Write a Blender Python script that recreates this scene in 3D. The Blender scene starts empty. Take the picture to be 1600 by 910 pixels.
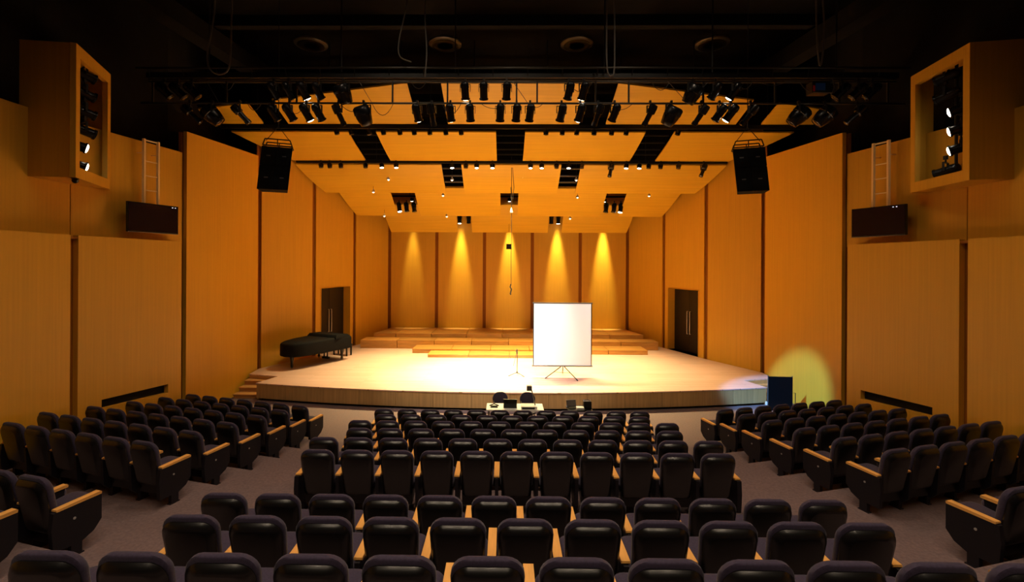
import bpy, bmesh, math, random
from mathutils import Vector, Matrix, Euler

random.seed(7)
S = bpy.context.scene
COL = S.collection
R = math.radians

# ------------------------------------------------------------------ camera, world, exposure
cam_data = bpy.data.cameras.new('camera')
cam_data.sensor_width = 36.0
cam_data.lens = 740.0 / 1600.0 * 36.0
cam_data.shift_x = 21.0 / 1600.0
cam_data.shift_y = -43.0 / 1600.0
cam_data.clip_end = 200
cam = bpy.data.objects.new('camera', cam_data)
COL.objects.link(cam)
cam.matrix_world = (Matrix.Translation((-.18, 0, 4.42)) @ Matrix.Rotation(.01284, 4, 'Z')
                    @ Matrix.Rotation(R(90), 4, 'X') @ Matrix.Rotation(.00529, 4, 'Z'))
S.camera = cam
world = bpy.data.worlds.new('world')
S.world = world
world.use_nodes = True
world.node_tree.nodes['Background'].inputs[0].default_value = (0.0, 0.0, 0.0, 1)
S.view_settings.view_transform = 'Standard'
S.view_settings.look = 'None'
S.view_settings.exposure = 0.0
S.view_settings.gamma = 1.0
S.view_settings.use_curve_mapping = False
WARM = (1.0, .80, .36)
HOUSE = (1.0, .78, .55)
HOUSE_W = 385.0
STAGE_W = 2250.0
TRUSS_W = 1150.0
WASH_W = 5200.0
TRUSS_C = (1.0, .90, .84)
COOL = (.16, .45, 1.0)

# ------------------------------------------------------------------ materials
def mat(name, base, rough=.6, metal=0.0, spec=.5, emit=None, strength=0.0, coat=0.0):
    m = bpy.data.materials.new(name)
    m.use_nodes = True
    b = m.node_tree.nodes['Principled BSDF']
    b.inputs['Base Color'].default_value = (*base, 1)
    b.inputs['Roughness'].default_value = rough
    b.inputs['Metallic'].default_value = metal
    b.inputs['Specular IOR Level'].default_value = spec
    b.inputs['Coat Weight'].default_value = coat
    if emit:
        b.inputs['Emission Color'].default_value = (*emit, 1)
        b.inputs['Emission Strength'].default_value = strength
    return m

def noisy(m, base, var, scale=(1, 1, 1), nscale=1.0, detail=3.0, bump=0.0, rand=0.0):
    """colour variation from a stretched noise in object space, with optional fine relief"""
    nt = m.node_tree
    N, L = nt.nodes, nt.links
    b = N['Principled BSDF']
    tc = N.new('ShaderNodeTexCoord')
    mp = N.new('ShaderNodeMapping'); mp.inputs['Scale'].default_value = scale
    nz = N.new('ShaderNodeTexNoise'); nz.inputs['Scale'].default_value = nscale
    nz.inputs['Detail'].default_value = detail
    L.new(tc.outputs['Object'], mp.inputs['Vector']); L.new(mp.outputs[0], nz.inputs['Vector'])
    rp = N.new('ShaderNodeValToRGB')
    rp.color_ramp.elements[0].position = .3; rp.color_ramp.elements[1].position = .7
    rp.color_ramp.elements[0].color = (*[c * (1 - var) for c in base], 1)
    rp.color_ramp.elements[1].color = (*[min(1, c * (1 + var)) for c in base], 1)
    L.new(nz.outputs['Fac'], rp.inputs['Fac'])
    out = rp.outputs[0]
    if rand:
        oi = N.new('ShaderNodeObjectInfo')
        hs = N.new('ShaderNodeHueSaturation')
        mr = N.new('ShaderNodeMapRange')
        mr.inputs['To Min'].default_value = 1 - rand; mr.inputs['To Max'].default_value = 1 + rand
        L.new(oi.outputs['Random'], mr.inputs['Value']); L.new(mr.outputs[0], hs.inputs['Value'])
        L.new(out, hs.inputs['Color']); out = hs.outputs[0]
    L.new(out, b.inputs['Base Color'])
    if bump:
        bp = N.new('ShaderNodeBump'); bp.inputs['Strength'].default_value = bump
        bp.inputs['Distance'].default_value = .01
        L.new(nz.outputs['Fac'], bp.inputs['Height']); L.new(bp.outputs[0], b.inputs['Normal'])
    return m

M = {}
WOOD = (.64, .335, .024)
M['veneer'] = noisy(mat('veneer', WOOD, .48, spec=.35), WOOD, .05, (22, 22, .5), 1.0, 4, 0, .05)
M['cloud'] = noisy(mat('ceiling_veneer', WOOD, .42, spec=.4), (.70, .41, .022), .06, (.5, 14, 14), 1.0, 3, 0, .04)
GRV = (.30, .10, .008)
M['groove'] = noisy(mat('groove_wood', GRV, .6, spec=.2), GRV, .12, (20, 20, .6))
M['fascia'] = noisy(mat('fascia_wood', (.42, .26, .10), .42), (.42, .26, .10), .16, (16, 16, .7), 1.0, 4, 0, .05)
M['riser'] = noisy(mat('riser_wood', (.46, .21, .045), .4), (.46, .21, .045), .22, (1.2, 14, 14), 1.0, 4, 0, .22)
M['armwood'] = noisy(mat('arm_wood', (.80, .40, .10), .38), (.80, .40, .10), .14, (30, 3, 30), 1.0, 3)
M['stair'] = noisy(mat('stair_wood', (.5, .25, .08), .45), (.5, .25, .08), .14, (2, 16, 16))
M['carpet'] = noisy(mat('carpet', (.165, .115, .115), .95, spec=.1), (.165, .115, .115), .14, (1, 1, 1), 26, 4, .35)
M['shell'] = mat('black_plastic', (.004, .0036, .004), .29, spec=.36)
M['seatshell'] = mat('seat_back_plastic', (.0045, .004, .004), .29, spec=.75)
M['fabric'] = noisy(mat('purple_black_fabric', (.034, .024, .050), .8, spec=.25), (.034, .024, .050), .2, (1, 1, 1), 60, 2)
M['fabric'].node_tree.nodes['Principled BSDF'].inputs['Sheen Weight'].default_value = .12
M['panelfab'] = mat('black_side_panel', (.011, .009, .013), .5, spec=.3)
M['blackmetal'] = mat('black_metal', (.012, .012, .013), .42, .3)
M['lampmetal'] = mat('lamp_body', (.012, .012, .013), .26, .4)
M['black'] = noisy(mat('matte_black', (.008, .0075, .007), .85, spec=.15), (.008, .0075, .007), .25, (1, 1, 1), 3)
M['blackpipe'] = mat('dark_steel_pipe', (.05, .047, .043), .35, .8)
M['chrome'] = mat('brushed_steel', (.55, .52, .48), .28, .95)
M['greymetal'] = mat('grey_metal', (.2, .19, .18), .4, .7)
M['white'] = mat('white_cloth', (.82, .8, .76), .8)
M['screen'] = mat('white_screen', (.97, .97, .97), .85)
M['wplastic'] = mat('white_plastic', (.7, .68, .64), .4)
M['tv'] = mat('screen_glass', (.006, .003, .008), .2, spec=.25)
M['cover'] = mat('black_cover', (.005, .005, .006), .8, spec=.15)
M['door'] = mat('dark_door', (.009, .005, .003), .45)
M['ladder'] = mat('yellow_paint', (.85, .60, .26), .5)
M['lens_on'] = mat('lit_lens', (.9, .85, .75), .3, emit=(1, .9, .72), strength=14)
M['lens_off'] = mat('dark_lens', (.03, .03, .035), .08, spec=.8)
M['bulb'] = mat('lit_bulb', (.9, .85, .75), .3, emit=(1, .85, .6), strength=5)
M['cable'] = mat('grey_cable', (.09, .08, .07), .5)
M['bcable'] = mat('black_cable', (.02, .02, .02), .5)
M['red'] = mat('red_plastic', (.5, .02, .03), .4)
M['blue'] = mat('blue_plastic', (.02, .08, .3), .35)
M['coolpanel'] = mat('lit_work_lamp', (.9, .95, 1), .3, emit=(.6, .85, 1), strength=4)
M['plaque'] = mat('pale_plaque', (.45, .42, .4), .4, .4)
M['led'] = mat('led_dots', (.8, .8, .9), .3, emit=(.8, .8, 1), strength=1.2)

def stage_floor_mat():
    m = mat('stage_boards', (.7, .46, .25), .32, spec=.45)
    nt = m.node_tree; N, L = nt.nodes, nt.links
    b = N['Principled BSDF']
    tc = N.new('ShaderNodeTexCoord')
    br = N.new('ShaderNodeTexBrick')
    br.inputs['Scale'].default_value = 1.0
    br.inputs['Brick Width'].default_value = 1.9
    br.inputs['Row Height'].default_value = .11
    br.inputs['Mortar Size'].default_value = .0025
    br.inputs['Color1'].default_value = (.75, .50, .43, 1)
    br.inputs['Color2'].default_value = (.65, .42, .34, 1)
    br.inputs['Mortar'].default_value = (.36, .2, .09, 1)
    L.new(tc.outputs['Object'], br.inputs['Vector'])
    mp = N.new('ShaderNodeMapping'); mp.inputs['Scale'].default_value = (1.2, 22, 1)
    nz = N.new('ShaderNodeTexNoise'); nz.inputs['Scale'].default_value = 1.5
    L.new(tc.outputs['Object'], mp.inputs[0]); L.new(mp.outputs[0], nz.inputs['Vector'])
    mx = N.new('ShaderNodeMixRGB'); mx.blend_type = 'MULTIPLY'; mx.inputs['Fac'].default_value = .25
    L.new(br.outputs['Color'], mx.inputs[1]); L.new(nz.outputs['Fac'], mx.inputs[2])
    L.new(mx.outputs[0], b.inputs['Base Color'])
    return m
M['boards'] = stage_floor_mat()

# ------------------------------------------------------------------ mesh helpers
class MB:
    def __init__(s): s.bm = bmesh.new()
    def quad_prism(s, bot, top):
        """prism between two equal-length loops of 3-D points"""
        n = len(bot)
        a = [s.bm.verts.new(p) for p in bot]; b = [s.bm.verts.new(p) for p in top]
        s.bm.faces.new(a[::-1]); s.bm.faces.new(b)
        for i in range(n):
            j = (i + 1) % n
            s.bm.faces.new((a[i], a[j], b[j], b[i]))
        return s
    def box(s, x0, x1, y0, y1, z0, z1):
        return s.quad_prism([(x0, y0, z0), (x1, y0, z0), (x1, y1, z0), (x0, y1, z0)],
                            [(x0, y0, z1), (x1, y0, z1), (x1, y1, z1), (x0, y1, z1)])
    def plan(s, poly, z0, z1):
        """extrude a plan polygon; z may be a number or a list"""
        f = lambda z, i: z[i] if isinstance(z, (list, tuple)) else z
        return s.quad_prism([(p[0], p[1], f(z0, i)) for i, p in enumerate(poly)],
                            [(p[0], p[1], f(z1, i)) for i, p in enumerate(poly)])
    def loft(s, rings, cap=True):
        vs = [[s.bm.verts.new(p) for p in r] for r in rings]
        n = len(rings[0])
        for a, b in zip(vs, vs[1:]):
            for i in range(n):
                j = (i + 1) % n
                s.bm.faces.new((a[i], a[j], b[j], b[i]))
        if cap:
            s.bm.faces.new(vs[0][::-1]); s.bm.faces.new(vs[-1])
        return s
    def tube(s, pts, r, n=6):
        pts = [Vector(p) for p in pts]
        rings = []
        up = None
        for i, p in enumerate(pts):
            d = (pts[min(i + 1, len(pts) - 1)] - pts[max(i - 1, 0)]).normalized()
            if up is None or abs(up.dot(d)) > .99:
                up = Vector((0, 0, 1)) if abs(d.z) < .9 else Vector((1, 0, 0))
            a = d.cross(up).normalized(); b = a.cross(d)
            up = b
            rr = r[i] if isinstance(r, (list, tuple)) else r
            rings.append([p + (a * math.cos(2 * math.pi * k / n) + b * math.sin(2 * math.pi * k / n)) * rr for k in range(n)])
        return s.loft(rings)
    def lathe(s, prof, n=14, c=(0, 0)):
        """prof: list of (radius, z)"""
        return s.loft([[(c[0] + r * math.cos(2 * math.pi * k / n), c[1] + r * math.sin(2 * math.pi * k / n), z) for k in range(n)] for r, z in prof])
    def mesh(s, name, m, smooth=False, sharp=50):
        bmesh.ops.recalc_face_normals(s.bm, faces=s.bm.faces[:])
        me = bpy.data.meshes.new(name)
        s.bm.to_mesh(me); s.bm.free()
        me.materials.append(M[m] if isinstance(m, str) else m)
        if smooth:
            for p in me.polygons: p.use_smooth = True
            me.set_sharp_from_angle(angle=R(sharp))
        return me
    def obj(s, name, m, parent=None, smooth=False):
        return link(name, s.mesh(name, m, smooth), parent)

def link(name, data, parent=None, loc=None, rot=None):
    o = bpy.data.objects.new(name, data)
    COL.objects.link(o)
    if parent: o.parent = parent
    if loc is not None: o.location = loc
    if rot is not None: o.rotation_euler = rot
    return o

def tag(o, label, cat, group=None):
    o['label'] = label; o['category'] = cat
    if group: o['group'] = group
    return o

def thing(name, label, cat, loc=(0, 0, 0), rotz=0.0, group=None):
    o = link(name, None, None, loc, (0, 0, rotz))
    o.empty_display_size = .2
    return tag(o, label, cat, group)

def struct(o, label=None):
    o['kind'] = 'structure'
    if label: o['label'] = label
    return o

def lerp(a, b, t): return tuple(x + (y - x) * t for x, y in zip(a, b))

# ------------------------------------------------------------------ lights of the house (ceiling downlights over the audience)
CEIL_Z = 12.0
def add_spot(name, loc, aim, power, angle, blend, color, radius=.08, parent=None):
    l = bpy.data.lights.new(name, 'SPOT')
    l.energy = power; l.color = color; l.spot_size = R(angle); l.spot_blend = blend
    l.shadow_soft_size = radius
    o = link(name, l, parent)
    q = (Vector(aim) - Vector(loc)).to_track_quat('-Z', 'Y')
    if parent:
        pm = parent.matrix_world if parent.parent is None else parent.matrix_world
        o.location = Vector(loc) - Vector(parent.location)
        o.rotation_mode = 'QUATERNION'; o.rotation_quaternion = q
    else:
        o.location = loc
        o.rotation_mode = 'QUATERNION'; o.rotation_quaternion = q
    return o

# ------------------------------------------------------------------ plan of the hall (metres; +Y towards the stage, z = 0 in front of it)
STAGE = .555
P0, P1, P2, P3, P4 = (8.99, 13.0), (9.10, 17.1), (8.06, 19.5), (7.20, 22.06), (6.15, 24.35)
ZP = 4.95            # top of the lower side panels
ZU = 7.44            # top of the upper side walls
ROWS = [(6.40 + .94 * k, .89 - .178 * k) for k in range(6)]        # middle block, from the cross aisle to the stage
SIDE_TIP = [(4.93, 7.08), (4.88, 8.01), (4.84, 8.96), (4.80, 9.92), (4.77, 10.86), (4.72, 11.78)]
NEAR = [(4.68, 1.12), (3.76, 1.39), (2.82, 1.66)]                  # rear block, seen nearest
ANG = R(15)

# ---- floor: base slab and the stepped tiers of the auditorium
fl = MB().box(-11.5, 11.5, -4, 25.2, -.3, 0).obj('floor', 'carpet')
struct(fl, 'dark mauve carpet floor stepping down towards the stage')
def tier(front_c, side_ref, z0, z1):
    """slab whose front edge is straight in the middle and swings towards the stage at the sides"""
    sl = lambda x: side_ref[1] + (x - side_ref[0]) * math.tan(ANG)
    pts = [(-11, sl(11)), (-4.4, sl(4.4)), (-3.3, front_c), (3.3, front_c), (4.4, sl(4.4)), (11, sl(11)), (11, -4), (-11, -4)]
    MB().plan(pts, z0, z1).obj('tier', 'carpet', fl)
side_org = [(tx + .444, ty - .44) for tx, ty in SIDE_TIP]
for k in range(5):                                                  # tier k carries row k, its edge is behind row k+1
    tier(ROWS[k + 1][0] + .02, (side_org[k + 1][0], side_org[k + 1][1] + .02), max(0, ROWS[k + 1][1]), ROWS[k][1])
tier(5.58, (5.35, 5.92), .89, 1.12)
tier(4.68 + .02, (5.35, 5.02), 1.12, 1.39)
tier(3.76 + .02, (5.35, 4.08), 1.39, 1.66)
tier(2.82 + .02, (5.35, 3.14), 1.66, 2.0)
tier(1.9, (5.35, 2.2), 2.0, 2.29)
tier(.95, (5.35, 1.26), 2.29, 2.58)

# ---- ceiling: black void with round grilles and dark beams
ce = MB().box(-12.2, 12.2, -4.2, 26.2, CEIL_Z, CEIL_Z + .3).obj('ceiling', 'black')
struct(ce, 'black painted ceiling high above the lighting bridge')
for x in (-6.9, -2.26, 2.25, 6.85):
    b = MB().lathe([(.50, CEIL_Z - .10), (.56, CEIL_Z - .06), (.56, CEIL_Z - .001), (.50, CEIL_Z - .001)], 28)
    o = b.mesh('grille_ring', 'greymetal', True)
    g = link('ceiling_grille', None, ce, (x, 16.25, 0))
    r1 = link('grille_ring', o, g)
    for q in (.14, .27, .40):
        MB().lathe([(q, CEIL_Z - .12), (q + .05, CEIL_Z - .11), (q + .05, CEIL_Z - .1), (q, CEIL_Z - .1)], 24).obj('grille_blade', 'blackpipe', g)
for y, z in ((13.6, 11.2), (17.4, 11.3), (20.5, 11.4)):
    MB().box(-11.4, 11.4, y - .12, y + .12, z, z + .32).obj('beam', 'black', ce)
for sx in (-1, 1):
    MB().quad_prism([(sx * 9.2, 6, 10.6), (sx * 9.7, 6, 10.6), (sx * 8.0, 24, 10.6), (sx * 7.5, 24, 10.6)],
                    [(sx * 9.2, 6, 11.1), (sx * 9.7, 6, 11.1), (sx * 8.0, 24, 11.1), (sx * 7.5, 24, 11.1)]).obj('beam', 'black', ce)

# ---- walls
def strip(mb, A, B, z0, z1, t, sx):
    """upright slab between two plan points (given for the right side, mirrored by sx), thickened outwards"""
    a, b = Vector(A), Vector(B)
    d = (b - a).normalized(); n = Vector((d.y, -d.x))
    if n.x < 0: n = -n
    z1 = z1 if isinstance(z1, (list, tuple)) else (z1, z1)
    z0 = z0 if isinstance(z0, (list, tuple)) else (z0, z0)
    pts = [a, b, b + n * t, a + n * t]
    mb.quad_prism([(sx * p.x, p.y, (z0[0], z0[1], z0[1], z0[0])[i]) for i, p in enumerate(pts)],
                  [(sx * p.x, p.y, (z1[0], z1[1], z1[1], z1[0])[i]) for i, p in enumerate(pts)])
    return mb

def along(A, B, g0, g1):
    a, b = Vector(A), Vector(B); d = (b - a).normalized()
    return tuple(a + d * g0), tuple(b - d * g1)

GAP = .10
for sx, side in ((-1, 'left'), (1, 'right')):
    # dark backing that closes the hall behind the panels
    bk = MB()
    for A, B, z1 in [((10.3, -4), (10.3, 10.0), CEIL_Z), ((10.3, 10.0), (9.75, 13.3), CEIL_Z), ((9.25, 12.9), (9.32, 17.1), 8.0),
                     ((9.32, 17.1), (8.22, 19.62), CEIL_Z), ((7.4, 22.15), (6.3, 24.6), CEIL_Z), ((9.75, 13.3), (10.6, 17.5), CEIL_Z), ((10.6, 17.5), (8.3, 25), CEIL_Z)]:
        strip(bk, A, B, 0, z1, .12, sx)
    w = bk.obj('wall_' + side, 'black')
    struct(w, 'wood-panelled %s side wall of the hall' % side)
    gv = MB()                                                       # brown recessed grounds seen in the joints
    strip(gv, (8.99 + .12, 12.95), (P1[0] + .10, P1[1]), 0, 8.0, .08, sx)
    strip(gv, (P1[0] + .10, P1[1]), (P2[0] + .10, P2[1] + .04), 0, 9.2, .06, sx)
    strip(gv, (P2[0] + .10, P2[1] + .04), (7.98, 19.84), 0, 9.2, .04, sx)
    strip(gv, (7.33, 21.84), (P3[0] + .10, P3[1] + .04), 0, 8.6, .06, sx)
    strip(gv, (P3[0] + .10, P3[1] + .04), (P4[0] + .10, P4[1] + .10), 0, 8.6, .06, sx)
    strip(gv, (9.0, 9.2), (9.0, 9.8), 0, ZP - .02, .06, sx)
    gv.obj('joint_ground', 'groove', w)
    # tall stage panels
    A, B = along(P0, P1, 0, GAP)
    strip(MB(), A, B, 0, (8.03, 8.27), .10, sx).obj('wall_panel', 'veneer', w)
    A, B = along(P1, P2, GAP, GAP)
    strip(MB(), A, B, 0, 9.4, .08, sx).obj('wall_panel', 'veneer', w)
    A, B = along(P3, P4, GAP, .06)
    strip(MB(), A, B, 0, 8.7, .08, sx).obj('wall_panel', 'veneer', w)
    # third panel with the doorway cut out of it
    A, B = along(P2, P3, GAP, GAP)
    D0, D1 = (7.92, 19.92), (7.30, 21.77)
    mb = MB(); strip(mb, A, D0, 0, 9.2, .08, sx)
    strip(mb, D1, B, 0, 9.2, .08, sx); strip(mb, D0, D1, 3.32, 9.2, .08, sx)
    dn = Vector((D1[1] - D0[1], -(D1[0] - D0[0]))).normalized()
    E0, E1 = Vector(D0) + dn * .42, Vector(D1) + dn * .42
    strip(mb, D0, tuple(E0), STAGE, 3.32, .03, sx) if False else None
    mb.quad_prism([(sx * D1[0], D1[1], STAGE), (sx * E1.x, E1.y, STAGE), (sx * E1.x + sx * .01, E1.y + .06, STAGE), (sx * D1[0], D1[1] + .06, STAGE)],
                  [(sx * D1[0], D1[1], 3.32), (sx * E1.x, E1.y, 3.32), (sx * E1.x + sx * .01, E1.y + .06, 3.32), (sx * D1[0], D1[1] + .06, 3.32)])
    mb.quad_prism([(sx * D0[0], D0[1] - .06, STAGE), (sx * E0.x, E0.y - .06, STAGE), (sx * E0.x, E0.y, STAGE), (sx * D0[0], D0[1], STAGE)],
                  [(sx * D0[0], D0[1] - .06, 3.32), (sx * E0.x, E0.y - .06, 3.32), (sx * E0.x, E0.y, 3.32), (sx * D0[0], D0[1], 3.32)])
    mb.quad_prism([(sx * D0[0], D0[1], 3.32), (sx * D1[0], D1[1], 3.32), (sx * E1.x, E1.y, 3.32), (sx * E0.x, E0.y, 3.32)],
                  [(sx * D0[0], D0[1], 3.38), (sx * D1[0], D1[1], 3.38), (sx * E1.x, E1.y, 3.38), (sx * E0.x, E0.y, 3.38)])
    mb.obj('wall_panel', 'veneer', w)
    # double door at the back of the recess
    F0, F1 = Vector(D0) + dn * .37, Vector(D1) + dn * .37
    dr = link('door_%d' % (1 if sx < 0 else 2), None)
    struct(dr, 'dark double door in the %s stage wall with tall steel handles' % side)
    mid = (F0 + F1) / 2
    dd = (F1 - F0).normalized()
    for A2, B2, hs in ((F0, mid - dd * .006, -1), (mid + dd * .006, F1, 1)):
        lf = strip(MB(), tuple(A2), tuple(B2), STAGE + .01, 3.31, .05, sx).obj('door_leaf', 'door', dr)
        hp = mid + dd * .085 * hs - dn * .05
        q = hp + dn * .05
        MB().tube([(sx * q.x, q.y, 1.35), (sx * hp.x, hp.y, 1.35), (sx * hp.x, hp.y, 2.35), (sx * q.x, q.y, 2.35)], .017, 8).obj('door_handle', 'chrome', lf, True)
    # lower auditorium panels; the far one has the sloping return-air slot
    strip(MB(), (8.62, -4), (8.86, 9.36), 0, ZP, .12, sx).obj('wall_panel', 'veneer', w)
    A, B = Vector((8.875, 9.55)), Vector((8.655, 12.32))
    d = (B - A); Ln = d.length; d.normalize(); n = Vector((d.y, -d.x)); n = n if n.x > 0 else -n
    s0, s1 = .53, 2.35
    zt0, zt1, zb0, zb1 = 1.44, 1.32, 1.25, 1.10
    mb = MB()
    def piece(sa, sb, za, zb, zc, zd):                              # bottom za->zb, top zc->zd
        strip(mb, tuple(A + d * sa), tuple(A + d * sb), (za, zb), (zc, zd), .12, sx)
    piece(0, s0, 0, 0, ZP, ZP); piece(s1, Ln, 0, 0, ZP, ZP)
    piece(s0, s1, 0, 0, zb0, zb1); piece(s0, s1, zt0, zt1, ZP, ZP)
    lp = mb.obj('wall_panel', 'veneer', w)
    q0, q1 = A + d * (s0 - .05) + n * .11, A + d * (s1 + .05) + n * .11
    strip(MB(), tuple(q0), tuple(q1), (1.15, 1.0), (1.55, 1.45), .05, sx).obj('air_slot', 'black', lp)
    # ledge and upper walls
    MB().plan([(sx * 8.9, -4), (sx * 8.9, 9.5), (sx * 8.74, 12.3), (sx * 8.9, 12.6), (sx * 9.12, 12.9), (sx * 10.2, 10.1), (sx * 10.3, -4)], ZP - .08, ZP - .03).obj('ledge', 'groove', w)
    strip(MB(), (9.55, -4), (9.55, 10.08), ZP - .03, ZU, .12, sx).obj('wall_panel', 'veneer', w)
    strip(MB(), (9.55, 10.1), (9.09, 12.96), ZP - .03, ZU, .12, sx).obj('wall_panel', 'veneer', w)

# back wall of the stage with five panels
bw = MB().box(-6.6, 6.6, 24.52, 24.7, 0, CEIL_Z).obj('wall_back', 'black')
struct(bw, 'orange veneer back wall of the stage behind the risers')
MB().box(-6.4, 6.4, 24.46, 24.52, 0, 8.4).obj('joint_ground', 'groove', bw)
JX = [-6.12, -3.68, -1.22, 1.24, 3.70, 6.12]
for a, b in zip(JX, JX[1:]):
    MB().box(a + .085, b - .085, 24.36, 24.46, STAGE, 8.4).obj('wall_panel', 'veneer', bw)
rw = MB().box(-11.5, 11.5, -4.3, -4.1, 0, CEIL_Z).obj('wall_rear', 'black')
struct(rw, 'dark rear wall of the hall behind the seats')
ow = MB().box(-12, -9, 25, 25.2, 0, CEIL_Z).box(6, 12, 25, 25.2, 0, CEIL_Z).box(-12, 12, 25, 25.2, 8.4, CEIL_Z).obj('wall_stagehouse', 'black')
struct(ow, 'black wall closing the stage house')

# ---- stage platform
arc = []
RAD = 37.8
for i in range(25):
    x = -8.12 + 16.24 * i / 24
    arc.append((x, 14.16 + RAD - math.sqrt(RAD * RAD - x * x)))
poly = arc + [(7.84, 15.95), (8.98, 16.25), (9.08, 17.1), (8.05, 19.5), (7.62, 20.8), (7.19, 22.06), (6.14, 24.34),
              (-6.14, 24.34), (-7.19, 22.06), (-7.62, 20.8), (-8.05, 19.5), (-9.08, 17.1), (-8.98, 16.25), (-7.84, 15.95)]
st = MB().plan(poly, STAGE - .03, STAGE).obj('stage', 'boards')
struct(st, 'pale boarded stage platform with a curved front')
inner = [(x * .985, y + .14) for x, y in arc] + [(7.7, 15.98), (8.9, 16.3), (8.0, 19.5), (6.1, 24.3), (-6.1, 24.3), (-8.0, 19.5), (-8.9, 16.3), (-7.7, 15.98)]
MB().plan(inner, 0.0, STAGE - .03).obj('stage_base', 'black', st)
NP = 14
for i in range(NP):
    m0, m1 = -8.1 + 16.2 * i / NP, -8.1 + 16.2 * (i + 1) / NP
    ring = []
    xs = [m0 + .004 + (m1 - m0 - .008) * t / 3 for t in range(4)]
    fy = lambda x: 14.16 + RAD - math.sqrt(RAD * RAD - x * x)
    pts = [(x, fy(x) + .012) for x in xs] + [(x, fy(x) + .06) for x in xs[::-1]]
    MB().plan(pts, .075, STAGE - .031).obj('fascia_panel', 'fascia', st)
for sx in (-1, 1):
    MB().plan([(sx * 8.1, 15.07), (sx * 7.83, 15.95), (sx * 7.77, 15.95), (sx * 8.04, 15.07)], .02, STAGE - .031).obj('fascia_panel', 'fascia', st)
    MB().plan([(sx * 7.86, 15.925), (sx * 8.96, 16.215), (sx * 8.96, 16.245), (sx * 7.86, 15.955)], .40, STAGE - .031).obj('fascia_panel', 'stair', st)
    # steps between the stage and the side wall
    t = thing('stage_steps', 'wooden steps up to the stage beside the %s wall' % ('left' if sx < 0 else 'right'), 'steps')
    for j in range(3):
        z1 = STAGE * (3 - j) / 4
        y1 = 16.24 - .33 * j
        y0 = y1 - .36
        MB().plan([(sx * 7.92, y0 - .02), (sx * 8.96, y0), (sx * 8.97, y1), (sx * 7.92, y1)], z1 - .035, z1).obj('tread', 'stair', t)
        MB().plan([(sx * 7.94, y0 + .02), (sx * 8.95, y0 + .03), (sx * 8.95, y0 + .06), (sx * 7.94, y0 + .05)], 0, z1 - .035).obj('step_riser', 'stair', t)

# ---- choir risers: separate wooden boxes
def riser(x0, x1, y0, y1, z0, z1, label, sk0=0, sk1=0):
    t = thing('riser_box', label, 'riser', ((x0 + x1) / 2, y0, z0), 0, 'wooden riser boxes at the back of the stage')
    c = (x0 + x1) / 2
    a, b = x0 - c + .009, x1 - c - .009
    h, dp = z1 - z0, y1 - y0
    MB().plan([(a, 0), (b, 0), (b + sk1, dp), (a + sk0, dp)], h - .035, h).obj('deck', 'riser', t)
    MB().plan([(a + .004, .006), (b - .004, .006), (b - .004 + sk1, dp - .006), (a + .004 + sk0, dp - .006)], 0, h - .036).obj('side_boards', 'riser', t)
ORD = ['first', 'second', 'third', 'fourth', 'fifth', 'sixth', 'seventh', 'eighth', 'ninth', 'tenth', 'eleventh', 'twelfth', 'thirteenth']
xs = [-6.34, -5.3, -3.62, -1.95, -.27, 1.41, 3.1, 4.77, 6.34]
for i in range(8):
    riser(xs[i], xs[i + 1], 22.25, 24.3, STAGE, 1.105, 'wooden riser box, %s from left in the top tier by the back wall' % ORD[i], .38 if i == 0 else 0, -.38 if i == 7 else 0)
for lv, nm in ((0, 'lower layer'), (1, 'upper layer')):
    for i in range(8):
        riser(-6.7 + 1.68 * i, -6.7 + 1.68 * (i + 1), 21.34, 22.23, STAGE + .183 * lv, STAGE + .183 * (lv + 1),
              'wooden riser box, %s from left in the %s of the middle tier' % (ORD[i], nm))
for i in range(6):
    riser(-4.13 + 1.68 * i, -4.13 + 1.68 * (i + 1), 20.25, 21.33, STAGE, STAGE + .183, 'wooden riser box, %s from left in the low front tier' % ORD[i])
for i in range(3):
    riser(-3.32 + 1.68 * i, -3.32 + 1.68 * (i + 1), 19.34, 20.24, STAGE, STAGE + .13, 'thin pale riser box, %s from left in front of all tiers' % ORD[i])

# ---- ceiling reflectors above the stage: rows of veneer panels with open slots between
def wx(Y):
    pts = [P0, P1, P2, P3, P4]
    for a, b in zip(pts, pts[1:]):
        if a[1] <= Y <= b[1]:
            return a[0] + (b[0] - a[0]) * (Y - a[1]) / (b[1] - a[1])
    return P4[0]
def reflector(x0, x1, prof, outer=None):
    """x0/x1: plan edges, numbers or functions of Y; prof: [(Y, z)]"""
    f = lambda x, y: x(y) if callable(x) else x
    rings = []
    for y, z in prof:
        a, b = f(x0, y), f(x1, y)
        rings.append([(a, y, z), (b, y, z), (b, y, z + .05), (a, y, z + .05)])
    MB().loft(rings).obj('ceiling_panel', 'cloud', ce)
def curve(y0, z0, y1, z1, sag=.05, n=5):
    return [(y0 + (y1 - y0) * i / n, z0 + (z1 - z0) * i / n - sag * math.sin(math.pi * i / n)) for i in range(n + 1)]
# second row
c2e = lambda y: 9.62 + (8.38 - 9.62) * (y - 16.2) / 2.1
pr = curve(16.2, 8.91, 18.28, 8.38, .03)
for a, b in ((lambda y: -c2e(y), -5.58), (-4.62, -.5), (.5, 4.6), (5.58, c2e)): reflector(a, b, pr)
# third row
e3 = lambda y: 8.36 + (7.76 - 8.36) * (y - 18.38) / 1.57
pr = curve(18.38, 8.24, 19.95, 7.385, .06)
for a, b in ((lambda y: -e3(y), -2.66), (-1.88, 2.0), (2.76, e3)): reflector(a, b, pr)
# fourth row
e4 = lambda y: 7.42 + (7.06 - 7.42) * (y - 20.2) / 1.75
pr = curve(20.2, 7.62, 21.95, 6.615, .05)
for a, b in ((lambda y: -e4(y), -5.13), (-4.08, -.38), (.40, 4.2), (5.06, e4)): reflector(a, b, pr)
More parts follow.
